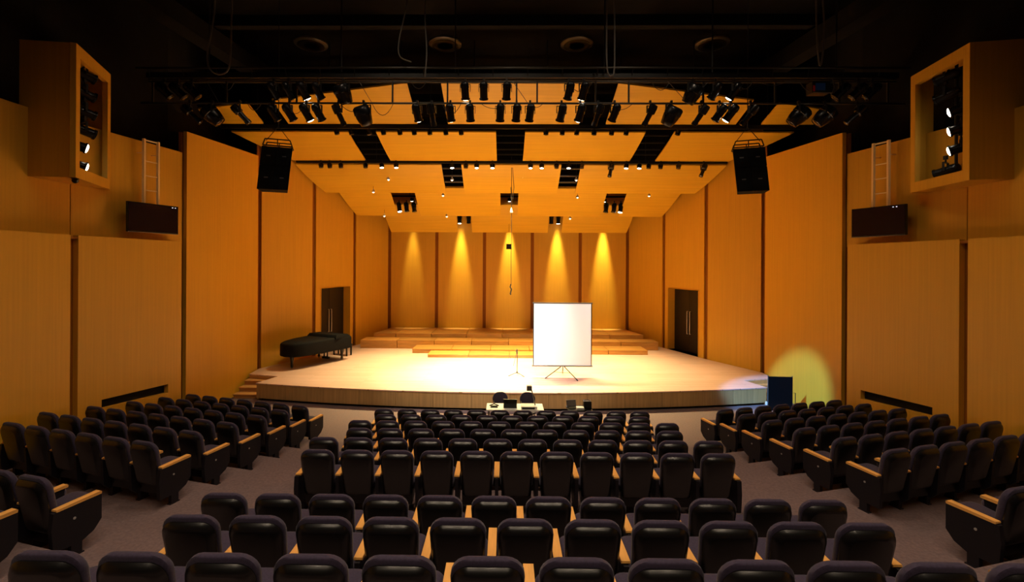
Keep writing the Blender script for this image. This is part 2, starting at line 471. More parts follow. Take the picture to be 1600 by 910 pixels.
# fifth row
e5 = lambda y: 6.12 + (5.93 - 6.12) * (y - 22.7) / 1.2
pr = curve(22.7, 7.22, 23.9, 5.985, .05)
for a, b in ((lambda y: -e5(y), -2.55), (-1.83, 1.98), (2.67, e5)): reflector(a, b, pr)
# metal battens crossing the open slots of the second and third rows
for xa, xb in ((-2.66, -1.88), (2.0, 2.76)):
    for yb in (18.75, 19.15, 19.5):
        zb = 8.24 - .545 * (yb - 18.38) + .12
        MB().box(xa, xb, yb - .05, yb + .05, zb, zb + .05).obj('slot_batten', 'greymetal', ce)
for xa, xb in ((-5.58, -4.62), (-.5, .5), (4.6, 5.58)):
    for yb in (16.7, 17.2, 17.7, 18.1):
        zb = 8.91 - .25 * (yb - 16.2) + .14
        MB().box(xa, xb, yb - .03, yb + .03, zb, zb + .05).obj('slot_batten', 'blackmetal', ce)
# first row, its front edge swept back at the sides
def first_row(xs):
    bot = []
    front = lambda x: 14.2 + max(0, abs(x) - 3.15) * .147
    fz = lambda x: 9.83 - max(0, abs(x) - 3.15) * .066
    rear, rz = 16.0, 9.13
    n = len(xs)
    r0 = [(x, front(x), fz(x)) for x in xs]
    r1 = [(x if abs(x) < 10.2 else math.copysign(10.12, x), rear, rz) for x in xs]
    b = r0 + r1[::-1]
    MB().quad_prism(b, [(x, y, z + .05) for x, y, z in b]).obj('ceiling_panel', 'cloud', ce)
first_row([-10.55, -8.4]); first_row([-7.55, -3.15]); first_row([-2.12, 2.3]); first_row([3.2, 7.55]); first_row([8.4, 10.55])

# ------------------------------------------------------------------ auditorium seats
def rrect(w_top, w_bot, z0, z1, rt, rb, n=5):
    """outline of a chair back in (x, z): rounded top and bottom corners"""
    pts = []
    for cx, cz, r, a0 in ((w_bot / 2 - rb, z0 + rb, rb, -90), (w_top / 2 - rt, z1 - rt, rt, 0), (-(w_top / 2 - rt), z1 - rt, rt, 90), (-(w_bot / 2 - rb), z0 + rb, rb, 180)):
        for i in range(n + 1):
            a = R(a0 + 90 * i / n)
            pts.append((cx + r * math.cos(a), cz + r * math.sin(a)))
    return pts
LEAN = .20
def back_slab(w_top, w_bot, z0, z1, rt, rb, rings):
    base = rrect(w_top, w_bot, z0, z1, rt, rb)
    cz = (z0 + z1) / 2
    out = []
    for y, ins in rings:
        sx = (w_top / 2 - ins) / (w_top / 2); sz = ((z1 - z0) / 2 - ins) / ((z1 - z0) / 2)
        ring = []
        for x, z in base:
            zz = cz + (z - cz) * sz
            bulge = .016 * (1 - (x / (w_top / 2)) ** 2)
            ring.append((x * sx, y + (.95 - zz) * LEAN - bulge, zz + (.014 * (1 - (x / (w_top / 2)) ** 2) if z > cz + .1 else 0)))
        out.append(ring)
    return MB().loft(out)
CH = {}
CH['backrest_shell'] = back_slab(.445, .40, .29, .905, .10, .05, [(.002, .060), (.004, .052), (.016, .030), (.036, .011), (.052, .0), (.07, .004)]).mesh('backrest_shell', 'seatshell', True, 40)
CH['back_cushion'] = back_slab(.46, .43, .42, .945, .115, .05, [(.062, .012), (.075, .0), (.11, .0), (.135, .02), (.15, .06)]).mesh('back_cushion', 'fabric', True)
def seat_cushion():
    rings = []
    for z, ins in ((.385, .03), (.40, .005), (.44, 0), (.465, .012), (.478, .05)):
        ring = []
        for x, y in rrect(.47, .45, .19, .66, .10, .05):
            cx, cy = x * (1 - ins / .235), .425 + (y - .425) * (1 - ins / .235)
            ring.append((cx, cy, z + (cy - .2) * .10))
        rings.append(ring)
    return MB().loft(rings)
CH['seat_cushion'] = seat_cushion().mesh('seat_cushion', 'fabric', True)
CH['seat_pan'] = MB().quad_prism([(-.20, .20, .16), (.20, .20, .16), (.20, .58, .30), (-.20, .58, .30)],
                                 [(-.21, .19, .385), (.21, .19, .385), (.21, .62, .425), (-.21, .62, .425)]).mesh('seat_pan', 'shell')
def arm(x):
    mb = MB()
    prof = [(.135, .570), (.125, .582), (.13, .598), (.575, .610), (.587, .598), (.583, .574)]
    mb.quad_prism([(x - .037, y, z) for y, z in prof], [(x + .037, y, z) for y, z in prof])
    return mb
def stand(x):
    mb = MB()
    prof = [(.10, .57), (.12, .20), (.20, .12), (.44, .12), (.52, .25), (.56, .574)]
    mb.quad_prism([(x - .022, y, z) for y, z in prof], [(x + .022, y, z) for y, z in prof])
    mb.box(x - .03, x + .03, .24, .36, .012, .13)
    mb.box(x - .034, x + .034, .22, .38, 0, .014)
    return mb
def end_panel(x):
    mb = MB()
    prof = [(.10, .572), (.08, .40), (.10, .14), (.38, .135), (.50, .19), (.582, .29), (.582, .574)]
    mb.quad_prism([(x - .03, y, z) for y, z in prof], [(x + .03, y, z) for y, z in prof])
    mb.box(x - .028, x + .028, .27, .38, .012, .16)
    mb.box(x - .032, x + .032, .25, .40, 0, .014)
    return mb
PITCH = .55
H = PITCH / 2
CH['armrest'] = arm(-H).mesh('armrest', 'armwood')
CH['side_stand'] = stand(-H).mesh('side_stand', 'panelfab')
CH['armrest_r'] = arm(H).mesh('armrest', 'armwood')
CH['end_l'] = end_panel(-H - .01).mesh('end_panel', 'panelfab')
CH['end_r'] = end_panel(H + .01).mesh('end_panel', 'panelfab')
def plaque(x, s):
    mb = MB()
    mb.quad_prism([(x, .30 + .015 * math.cos(a), .43 + .015 * math.sin(a)) for a in [R(45 * i) for i in range(8)]],
                  [(x + s * .005, .30 + .015 * math.cos(a), .43 + .015 * math.sin(a)) for a in [R(45 * i) for i in range(8)]])
    return mb
CH['plq_l'] = plaque(-H - .04, -1).mesh('number_plate', 'plaque')
CH['plq_r'] = plaque(H + .04, 1).mesh('number_plate', 'plaque')

def seat(loc, rz, label, group, left_end=False, right_end=False):
    t = thing('auditorium_seat', label, 'seat', loc, rz, group)
    for k in ('backrest_shell', 'back_cushion', 'seat_cushion', 'seat_pan'):
        link(k, CH[k], t)
    link('armrest', CH['armrest'], t)
    if left_end:
        e = link('end_panel', CH['end_l'], t); link('number_plate', CH['plq_l'], e)
    else:
        link('side_stand', CH['side_stand'], t)
    if right_end:
        link('armrest', CH['armrest_r'], t)
        e = link('end_panel', CH['end_r'], t); link('number_plate', CH['plq_r'], e)
    return t

ROWN = ['first', 'second', 'third', 'fourth', 'fifth', 'sixth']
for k, (Y, z) in enumerate(ROWS):
    n = 11 if k % 2 == 0 else 12
    for i in range(n):
        seat(((i - (n - 1) / 2) * PITCH, Y, z), 0,
             'black padded seat, %s from left in %s row of centre block counting from stage' % (ORD[i], ROWN[5 - k]),
             'seats of the centre block', i == 0, i == n - 1)
for k, (Y, z) in enumerate(NEAR):
    n = 12 if k % 2 == 0 else 11
    nm = ('farthest', 'middle', 'nearest')[k]
    for i in range(n):
        seat(((i - (n - 1) / 2) * PITCH, Y, z), 0,
             'purple-black padded seat, %s from left in the %s row of the foreground block' % (ORD[i], nm),
             'seats of the foreground block', i == 0, i == n - 1)
for sx, side in ((-1, 'left'), (1, 'right')):
    for k, (ox, oy) in enumerate(side_org):
        for i in range(7 if k else 6):
            x = sx * (ox + i * PITCH * math.cos(ANG)); y = oy + i * PITCH * math.sin(ANG)
            seat((x, y, max(0, ROWS[k][1])), sx * ANG,
                 'black padded seat, %s from the aisle in %s row of %s block counting from stage' % (ORD[i], ROWN[5 - k], side),
                 'seats of the %s block' % side, (i == (6 if k else 5)) if sx < 0 else (i == 0), (i == 0) if sx < 0 else (i == (6 if k else 5)))
    for q, (ox, oy, z, n) in enumerate(((5.35, 5.02, 1.12, 3), (5.37, 4.08, 1.39, 2))):
        for i in range(n):
            x = sx * (ox + i * PITCH * math.cos(ANG)); y = oy + i * PITCH * math.sin(ANG)
            seat((x, y, z), sx * ANG,
                 'dark padded seat behind the cross aisle, %s from aisle in %s %s row' % (ORD[i], ('front', 'second')[q], side),
                 'rear seats on the %s' % side, sx > 0 and i == 0, sx < 0 and i == 0)

# ------------------------------------------------------------------ lighting bridge and bars
br = thing('lighting_bridge', 'long dark lighting bridge of pipes spanning the hall below the ceiling', 'lighting bridge', (0, 12, 8.48))
MB().tube([(-9.6, -.05, .88), (9.9, -.05, .88)], .028, 8).obj('top_rail', 'blackpipe', br, True)
MB().tube([(-9.5, 0, 0), (9.83, 0, 0)], .027, 8).obj('lower_pipe', 'blackpipe', br, True)
MB().tube([(-9.3, 0, .55), (9.6, 0, .55)], .024, 8).obj('upper_pipe', 'blackpipe', br, True)
MB().box(-9.4, 9.7, .1, .36, .64, .70).obj('walkway', 'black', br)
MB().box(-9.4, 9.7, .02, .10, .66, .80).obj('edge_beam', 'blackmetal', br)
for x in [-9.2, -7.3, -5.5, -3.05, -1.65, .1, .62, 2.1, 2.93, 4.8, 6.6, 8.2, 9.4]:
    MB().box(x - .02, x + .02, -.02, .02, 0, .57).obj('hanger', 'blackmetal', br)
for i in range(22):
    x = -9.3 + .88 * i
    MB().tube([(x, -.05, .88), (x, .03, .70)], .015, 6).obj('rail_post', 'blackmetal', br)
for x in (-8, -4.5, -1.5, 2.4, 5.2, 8.4):
    MB().tube([(x, .4, .7), (x, .4, 3.5)], .02, 6).obj('suspension_rod', 'blackmetal', br)

for nm, y, z, x0, x1, lb in (('a', 16.1, 9.03, -9.9, 9.9, 'black lighting bar in the gap behind the first ceiling row'),
                             ('b', 18.33, 8.33, -8.3, 8.35, 'black lighting bar in the gap behind the second ceiling row')):
    t = thing('lighting_bar', lb, 'lighting bar', (0, y, z))
    MB().box(x0, x1, -.05, .05, -.03, .10).obj('bar_beam', 'blackmetal', t)
    for i in range(8):
        x = x0 + (x1 - x0) * (i + .5) / 8
        MB().tube([(x, 0, .1), (x, 0, CEIL_Z - z)], .015, 6).obj('suspension_rod', 'blackmetal', t)

# cables draped between the lamps of the bridge
for i in range(18):
    x = -8.6 + 1.0 * i + random.uniform(-.25, .25)
    w, dp, z = random.uniform(.3, .9), random.uniform(.08, .3), random.choice((0, .55, .55))
    pts = [(x + w * k / 8, -.03, z - .02 - dp * (1 - ((k - 4) / 4) ** 2)) for k in range(9)]
    MB().tube(pts, .008, 5).obj('draped_cable', 'bcable', br, True)
for i in range(5):
    x = -7.8 + 3.9 * i
    MB().tube([(x, -.02, .55), (x + random.uniform(.3, .6), -.02, .0)], .007, 5).obj('safety_wire', 'cable', br)

# ---- lamps
LM = {}
LM['par'] = MB().lathe([(.03, .25), (.075, .235), (.10, .19), (.108, .12), (.108, .10), (.098, .095), (.098, -.15), (.115, -.155), (.115, -.19), (.10, -.19), (.095, -.17)], 14).mesh('housing', 'lampmetal', True)
LM['par_lens'] = MB().lathe([(.002, -.215), (.04, -.212), (.08, -.20), (.097, -.18), (.09, -.172)], 14)
LM['big'] = MB().lathe([(.05, .24), (.16, .235), (.205, .20), (.215, .05), (.20, .04), (.20, -.02), (.185, -.10), (.15, -.24), (.14, -.245), (.13, -.23)], 16).mesh('housing', 'lampmetal', True)
LM['big_lens'] = MB().lathe([(.002, -.255), (.06, -.25), (.12, -.238), (.13, -.228)], 14)
LM['profile'] = MB().lathe([(.04, .24), (.09, .23), (.105, .17), (.105, .02), (.07, .0), (.065, -.22), (.078, -.225), (.078, -.31), (.066, -.31), (.062, -.29)], 12).mesh('housing', 'lampmetal', True)
LM['profile_lens'] = MB().lathe([(.002, -.325), (.04, -.318), (.064, -.30), (.06, -.29)], 12)
LM['mini'] = MB().lathe([(.03, .10), (.075, .095), (.085, .06), (.085, -.07), (.07, -.07), (.068, -.05)], 12).mesh('housing', 'lampmetal', True)
LM['mini_lens'] = MB().lathe([(.002, -.088), (.04, -.085), (.072, -.07), (.066, -.055)], 12)
for k in ('par', 'big', 'profile', 'mini'):
    bm0 = LM[k + '_lens'].bm.copy()
    LM[k + '_on'] = LM[k + '_lens'].mesh('lens', 'lens_on', True)
    x = MB(); x.bm.free(); x.bm = bm0
    LM[k + '_off'] = x.mesh('lens', 'lens_off', True)
def yoke_mesh(w, h):
    mb = MB()
    mb.box(-w, w, -.02, .02, -.012, .0)
    mb.box(-w - .006, -w + .006, -.02, .02, -h, 0); mb.box(w - .006, w + .006, -.02, .02, -h, 0)
    return mb.mesh('yoke', 'blackmetal')
YK = {'par': (yoke_mesh(.125, .19), .19), 'big': (yoke_mesh(.225, .24), .24), 'profile': (yoke_mesh(.115, .19), .19), 'mini': (yoke_mesh(.09, .08), .08)}
CLAMP = MB().box(-.025, .025, -.035, .035, -.03, .05).box(-.012, .012, -.012, .012, -.09, -.03).mesh('clamp', 'blackmetal')
def lamp(kind, loc, aim, label, group, lit=False, power=0, angle=40, name='stage_lamp', blend=.7, color=WARM, scale=1.0):
    t = thing(name, label, 'stage lamp', loc, 0, group)
    link('clamp', CLAMP, t)
    ym, h = YK[kind]
    piv = Vector((0, 0, -.09 - h))
    d = Vector(aim) - (Vector(loc) + piv)
    yaw = math.atan2(d.x, d.y) if (abs(d.x) + abs(d.y)) > .01 else 0
    yk = link('yoke', ym, t, (0, 0, -.09), (0, 0, -yaw))
    q = d.to_track_quat('-Z', 'Y')
    hs = link('housing', LM[kind], t, piv)
    hs.rotation_mode = 'QUATERNION'; hs.rotation_quaternion = q
    link('lens', LM[kind + ('_on' if lit else '_off')], hs)
    if power:
        l = bpy.data.lights.new('lamp_light', 'SPOT')
        l.energy = power; l.color = color; l.spot_size = R(angle); l.spot_blend = blend; l.shadow_soft_size = .09
        lo = link('lamp_light', l, t, tuple(piv + d.normalized() * (.36 if kind != 'mini' else .12)))
        lo.rotation_mode = 'QUATERNION'; lo.rotation_quaternion = q
    return t

low = [(-8.19, 'profile', 0), (-7.62, 'big', 0), (-6.92, 'profile', 0), (-6.05, 'par', 0), (-5.65, 'par', 0), (-5.22, 'par', 1), (-4.91, 'par', 0), (-4.40, 'profile', 0), (-3.77, 'big', 0),
       (-2.41, 'par', 1), (-2.04, 'profile', 0), (-1.57, 'par', 1), (-1.07, 'par', 0), (-.31, 'par', 0), (.10, 'par', 0), (.44, 'par', 0), (1.23, 'par', 0), (1.70, 'par', 1),
       (2.15, 'profile', 0), (2.56, 'par', 0), (3.45, 'profile', 0), (3.98, 'big', 0), (4.73, 'profile', 0), (5.18, 'par', 0), (5.46, 'par', 1), (5.95, 'profile', 0), (7.15, 'big', 0), (7.79, 'big', 0), (8.59, 'profile', 0)]
up = [(-8.86, 'par', 0), (-8.5, 'par', 0), (-8.14, 'par', 0), (-6.05, 'par', 0), (-5.68, 'par', 0), (-5.3, 'par', 1), (-4.93, 'par', 0), (-4.29, 'big', 0), (-1.2, 'par', 1), (-.73, 'par', 0), (-.15, 'par', 0),
      (1.42, 'par', 0), (1.78, 'par', 1), (4.51, 'big', 0), (5.07, 'par', 0), (5.54, 'par', 1), (8.2, 'par', 0), (8.61, 'par', 0), (8.95, 'par', 0)]
KN = {'par': 'round black stage lamp', 'big': 'large bulky black stage lamp', 'profile': 'slim black profile lamp', 'mini': 'small black spotlight'}
for lst, z, wh in ((low, 8.48, 'lower'), (up, 9.03, 'upper')):
    for i, (x, kind, lit) in enumerate(lst):
        tx, ty = x * .25 - .6, 16.8 - abs(x) * .1
        if abs(x) > 6.5: tx, ty = x * .1, 15
        left = i < len(lst) / 2
        n = i if left else len(lst) - 1 - i
        lab = '%s%s, %s from the %s end of the bridge\'s %s pipe' % ('lit ' if lit else '', KN[kind], (ORD + ['fourteenth', 'fifteenth'])[n], 'left' if left else 'right', wh)
        lamp(kind, (x, 11.94, z), (tx, ty, .6), lab, 'lamps on the lighting bridge', lit, TRUSS_W if lit else 0, 38, color=TRUSS_C)
# moving-head colour scroller hanging at the right end of the upper pipe
t = thing('lamp_dimmer', 'blue and red boxed lamp unit near right end of the bridge', 'stage lamp', (7.63, 11.94, 9.03))
MB().box(-.22, .22, -.12, .12, -.34, -.06).obj('case', 'blackmetal', t)
MB().box(-.14, .10, -.126, -.12, -.28, -.10).obj('blue_window', 'blue', t)
MB().box(-.20, -.15, -.126, -.12, -.30, -.16).obj('red_lamp', 'red', t)
MB().tube([(-.2, -.13, -.33), (.25, -.14, -.35), (.33, -.1, -.2), (.36, 0, .05)], .012).obj('cable', 'cable', t)

bar1 = [-5.93, -5.43, -4.82, -4.33, -3.77, -3.28, -2.75, -2.2, -1.68, 1.2, 1.75, 2.24, 2.83, 3.42, 3.91, 5.65]
for i, x in enumerate(bar1):
    lamp('mini', (x, 16.08, 9.03), (x * .6, 16.9, .6), 'small unlit spotlight, %s from left on bar behind first ceiling row' % (ORD + ['fourteenth', 'fifteenth', 'sixteenth'])[i],
         'spotlights on the first bar', False)
bar2 = [(-7.32, 0), (-6.98, 0), (-6.55, 0), (-5.59, 0), (-4.96, 1), (-4.4, 1), (-2.23, 1), (-1.7, 0), (-1.28, 1), (-.67, 1), (.8, 1), (1.23, 1), (1.8, 0), (2.27, 1), (2.77, 0), (3.89, 2), (4.48, 1), (4.98, 1), (5.34, 0), (5.79, 0), (6.48, 0), (7.43, 2)]
N22 = ORD + ['fourteenth', 'fifteenth', 'sixteenth', 'seventeenth', 'eighteenth', 'nineteenth', 'twentieth', 'twenty-first', 'twenty-second']
for i, (x, lit) in enumerate(bar2):
    lamp('profile' if lit == 2 else 'mini', (x, 18.28, 8.34), (x * .8, 17.2, .6) if lit != 2 else (x * .5, 16, .6),
         '%s spotlight, %s from left on bar behind second ceiling row' % ('small lit' if lit == 1 else 'small dark', N22[i]), 'spotlights on the second bar',
         lit == 1, STAGE_W if lit == 1 else 0, 86, blend=1.0)
# lamps in the slots of the rear ceiling rows
for i, (x, z, lit) in enumerate(((-4.95, 7.2, 1), (-4.62, 7.2, 0), (-4.28, 7.2, 0), (4.36, 7.2, 0), (4.71, 7.2, 0), (5.01, 7.2, 1))):
    lamp('par', (x, 21.3, z), (x * .75, 20.6, .6), '%s lamp in the fourth ceiling row, %s of three in %s slot' % ('lit round' if lit else 'dark round', ORD[i % 3], 'left' if i < 3 else 'right'),
         'lamps in the ceiling slots', lit == 1, STAGE_W * .6 if lit else 0, 80, blend=1.0)
for i, (x, z, lit) in enumerate(((-2.45, 6.9, 1), (-2.0, 6.9, 0), (2.15, 6.9, 0), (2.5, 6.9, 1))):
    lamp('par', (x, 23.78, z), (x + .02, 24.25, 1.1), '%s lamp in the rear ceiling row, %s in the %s slot' % ('lit wall-washing' if lit else 'dark', ORD[i % 2], 'left' if i < 2 else 'right'),
         'lamps in the ceiling slots', lit == 1, 0)
# bar of wall washers hidden above the last ceiling row, shining down the back wall
t = thing('lighting_bar', 'black lighting bar hidden between the last ceiling row and back wall', 'lighting bar', (0, 23.97, 7.8))
MB().box(-5.9, 5.9, -.04, .04, -.03, .06).obj('bar_beam', 'blackmetal', t)
for x in (-5, -1.2, 1.2, 5):
    MB().tube([(x, 0, .06), (x, 0, CEIL_Z - 7.8)], .015, 6).obj('suspension_rod', 'blackmetal', t)
for i, (x, k) in enumerate(((-4.9, .35), (-2.43, .8), (.05, 1.0), (2.5, 1.1), (4.85, 1.1))):
    lamp('mini', (x, 23.97, 7.8), (x, 24.36, 3.0), 'small spotlight washing down the back wall, %s from left' % ORD[i], 'back wall spotlights', True,
         WASH_W * k, 20, blend=.9, color=(1, .84, .4))
# pendant bulbs
pend = [(-4.87, 19.0, 7.75, 8.2), (-5.62, 19.5, 7.32, 8.2), (-2.84, 20.3, 7.30, 8.0), (-2.31, 19.0, 7.74, 9.0), (-5.67, 21.5, 6.53, 7.3), (-2.86, 21.8, 6.55, 7.2), (.53, 19.0, 7.87, 8.2), (2.67, 19.0, 7.75, 8.2), (2.92, 20.3, 7.24, 8.0), (5.94, 20.2, 7.30, 8.0), (2.85, 22.05, 6.50, 7.2)]
pmesh = MB().lathe([(.012, .16), (.02, .13), (.05, .08), (.075, .03), (.075, .02), (.06, .02)], 12).mesh('pendant_shade', 'wplastic', True)
pb = MB().lathe([(.005, -.015), (.025, -.01), (.038, .01), (.03, .03)], 12).mesh('pendant_bulb', 'bulb', True)
for i, (x, y, z, zt) in enumerate(pend):
    t = thing('pendant_light', 'tiny lit pendant bulb on a cord, %s one counting by distance from stage front' % ORD[i] if False else
              'tiny lit pendant bulb below the ceiling panels, %s' % (['near left slot of second row', 'farthest left under third row', 'left of centre at third row edge', 'inside left dark slot', 'left end of fourth row edge', 'left of centre at fourth row edge', 'just right of the centre cable', 'inside right dark slot', 'right of centre at third row edge', 'farthest right under third row', 'right of centre at fourth row edge'][i]),
              'pendant light', (x, y, z), 0, 'pendant bulbs over the stage')
    link('pendant_shade', pmesh, t); link('pendant_bulb', pb, t)
    MB().tube([(0, 0, .15), (0, 0, zt - z + .3)], .007, 5).obj('cord', 'bcable', t)

# house downlights over the audience, set in the ceiling
hd = MB().lathe([(.16, -.22), (.18, -.2), (.18, 0), (.05, .0)], 16).mesh('can', 'blackmetal', True)
hl = MB().lathe([(.002, -.16), (.12, -.15), (.15, -.14), (.14, -.12)], 16).mesh('lens', 'bulb', True)
HL = [(x, y) for y in (-1.6, 1.2, 4.0, 6.8, 9.6) for x in (-3.4, 0.0, 3.4)]
for i, (x, y) in enumerate(HL):
    t = thing('ceiling_downlight', 'round black ceiling downlight above the audience, %s from the stage in the %s line' % (ORD[4 - i // 3], ('left', 'middle', 'right')[i % 3]), 'downlight', (x, y, CEIL_Z - .001), 0, 'house downlights')
    link('can', hd, t); link('lens', hl, t)
    add_spot('lamp_light', (x, y, CEIL_Z - .25), (x, y, 0), HOUSE_W, 132, 1.0, HOUSE, .15, t)

# cool profile spotlight over the audience, aimed at the right corner of the stage
lamp('profile', (-3.0, 5.2, CEIL_Z - .05), (8.3, 14.7, .5), 'slim ceiling spotlight over the audience aimed at the right stage corner', 'cool spotlight', True, 36000, 10.6, blend=.5, color=COOL)

# ------------------------------------------------------------------ flown loudspeakers
for sx, side in ((-1, 'left'), (1, 'right')):
    cx = -6.57 if sx < 0 else 6.56
    t = thing('flown_loudspeaker', 'black line of loudspeaker cabinets hanging at the %s of the stage front' % side, 'loudspeaker', (cx, 13.2, 6.46))
    t.rotation_euler = (0, 0, sx * R(-20))
    for r_, (z0, z1, yo) in enumerate(((.68, 1.2, 0), (0, .665, .0))):
        for c in (-1, 1):
            x0, x1 = (c - 1) / 2 * .40, (c + 1) / 2 * .40
            sk = sx * -.04 if True else 0
            d0, d1 = sk * (1.2 - z0) / 1.2 * -3, sk * (1.2 - z1) / 1.2 * -3
            w0 = .97 if r_ else 1.0
            cab = MB().quad_prism([(x0 + .004 + d0, 0, z0), (x1 - .004 + d0, 0, z0), (x1 * .85 - .004 + d0, .6, z0), (x0 * .85 + .004 + d0, .6, z0)],
                                  [(x0 + .004 + d1, 0, z1), (x1 - .004 + d1, 0, z1), (x1 * .85 - .004 + d1, .6, z1), (x0 * .85 + .004 + d1, .6, z1)]).obj('cabinet', 'cover', t)
            mx = (x0 + x1) / 2 + (d0 + d1) / 2
            MB().box(mx - .05, mx + .05, -.012, .0, (z0 + z1) / 2 - .015, (z0 + z1) / 2 + .015).obj('handle', 'greymetal', cab)
    f = MB()
    for y in (.05, .5):
        f.tube([(-.38, y, 1.24), (.38, y, 1.24)], .02); f.tube([(-.32, y, 1.42), (.32, y, 1.42)], .018)
        f.tube([(-.38, y, 1.24), (-.32, y, 1.42)], .018); f.tube([(.38, y, 1.24), (.32, y, 1.42)], .018); f.tube([(0, y, 1.22), (0, y, 1.42)], .015)
    for x in (-.36, 0, .36):
        f.tube([(x, .05, 1.24), (x, .5, 1.24)], .018)
    f.obj('rigging_frame', 'blackmetal', t)
    for x in (-.32, .32):
        MB().tube([(x, .27, 1.42), (0, .27, 1.85)], .01).obj('sling', 'bcable', t)
    MB().tube([(0, .27, 1.84), (0, .27, CEIL_Z - 6.46)], .014).obj('hoist_chain', 'bcable', t)

# ------------------------------------------------------------------ lamp boxes high on the side walls
for sx, side in ((-1, 'left'), (1, 'right')):
    A = Vector((8.71, 9.3) if sx < 0 else (8.82, 9.3)); B = Vector((9.33, 10.85) if sx < 0 else (9.12, 10.98)); Cc = Vector((9.70, 9.15))
    Dd = B + (Cc - A) * .5
    z0, z1 = 6.09, 8.76
    t = thing('lamp_box', 'veneered lamp box projecting high from the %s wall with open side' % side, 'lamp box', (0, 0, 0))
    mb = MB()
    d = (B - A).normalized(); n = Vector((d.y, -d.x)); n = n if n.x > 0 else -n
    Lf = (B - A).length
    # frame face with an opening, made of four slabs
    def fr(sa, sb, za, zb): strip(mb, tuple(A + d * sa), tuple(A + d * sb), za, zb, .10, sx)
    fr(0, .17, z0, z1); fr(Lf - .14, Lf, z0, z1); fr(.17, Lf - .14, z0, z0 + .22); fr(.17, Lf - .14, z1 - .24, z1)
    mb.obj('front_frame', 'veneer', t)
    mb = MB()
    e = (Cc - A).normalized(); ne = Vector((-e.y, e.x)); ne = ne if ne.y > 0 else -ne
    a2 = A + e * .004
    mb.quad_prism([(sx * p.x, p.y, z0) for p in (a2, Cc, Cc + ne * .05, a2 + ne * .05 + e * .06)], [(sx * p.x, p.y, z1) for p in (a2, Cc, Cc + ne * .05, a2 + ne * .05 + e * .06)])
    mb.obj('rear_side', 'veneer', t)
    q = [A + n * .10 + d * .06, B + n * .10, Dd, Cc]
    MB().quad_prism([(sx * p.x, p.y, z0) for p in q], [(sx * p.x, p.y, z0 + .05) for p in q]).obj('bottom_board', 'veneer', t)
    MB().quad_prism([(sx * p.x, p.y, z1 - .05) for p in q], [(sx * p.x, p.y, z1) for p in q]).obj('top_board', 'veneer', t)
    q2 = [B + n * .02, Dd, Dd + Vector((0, .04)), B + n * .02 + Vector((0, .04))]
    MB().quad_prism([(sx * p.x, p.y, z0) for p in q2], [(sx * p.x, p.y, z1) for p in q2]).obj('far_side', 'veneer', t)
    # lamps racked on a pole inside the box
    pc = A + d * (Lf * .52) + n * .36
    pole = thing('lamp_pole', 'dark upright pole holding lamps inside the %s lamp box' % side, 'pole', (sx * pc.x, pc.y, z0 + .05))
    MB().tube([(0, 0, 0), (0, 0, z1 - z0 - .1)], .03, 8).obj('tube', 'blackmetal', pole, True)
    MB().lathe([(.1, 0), (.1, .02), (.03, .03)], 12).obj('flange', 'blackmetal', pole)
    for j in range(6):
        z = z0 + .42 + j * .40
        lit = (j in (0, 1)) if sx < 0 else (j in (1, 2, 3))
        p = A + d * (Lf * (.30 if lit else .55)) + n * .2
        lamp('par', (sx * p.x, p.y, z + .20), (sx * (p.x - 3.2), p.y + 2.6, z - 1.2) if lit else (sx * (p.x - 3), p.y + 5, z - 1.6),
             '%s lamp inside the %s lamp box, %s from the bottom' % ('lit' if lit else 'dark', side, ORD[j]), 'lamps in the %s lamp box' % side, lit, 0)
# wall speaker under the left box
t = thing('dome_camera', 'small dark dome camera under the left lamp box', 'camera', (-8.83, 9.42, 6.09))
MB().lathe([(.05, 0), (.05, -.03), (.06, -.035), (.05, -.075), (.02, -.1)], 12).obj('dome', 'shell', t, True)
MB().lathe([(.065, 0), (.065, -.012), (.05, -.014)], 12).obj('mount', 'shell', t, True)

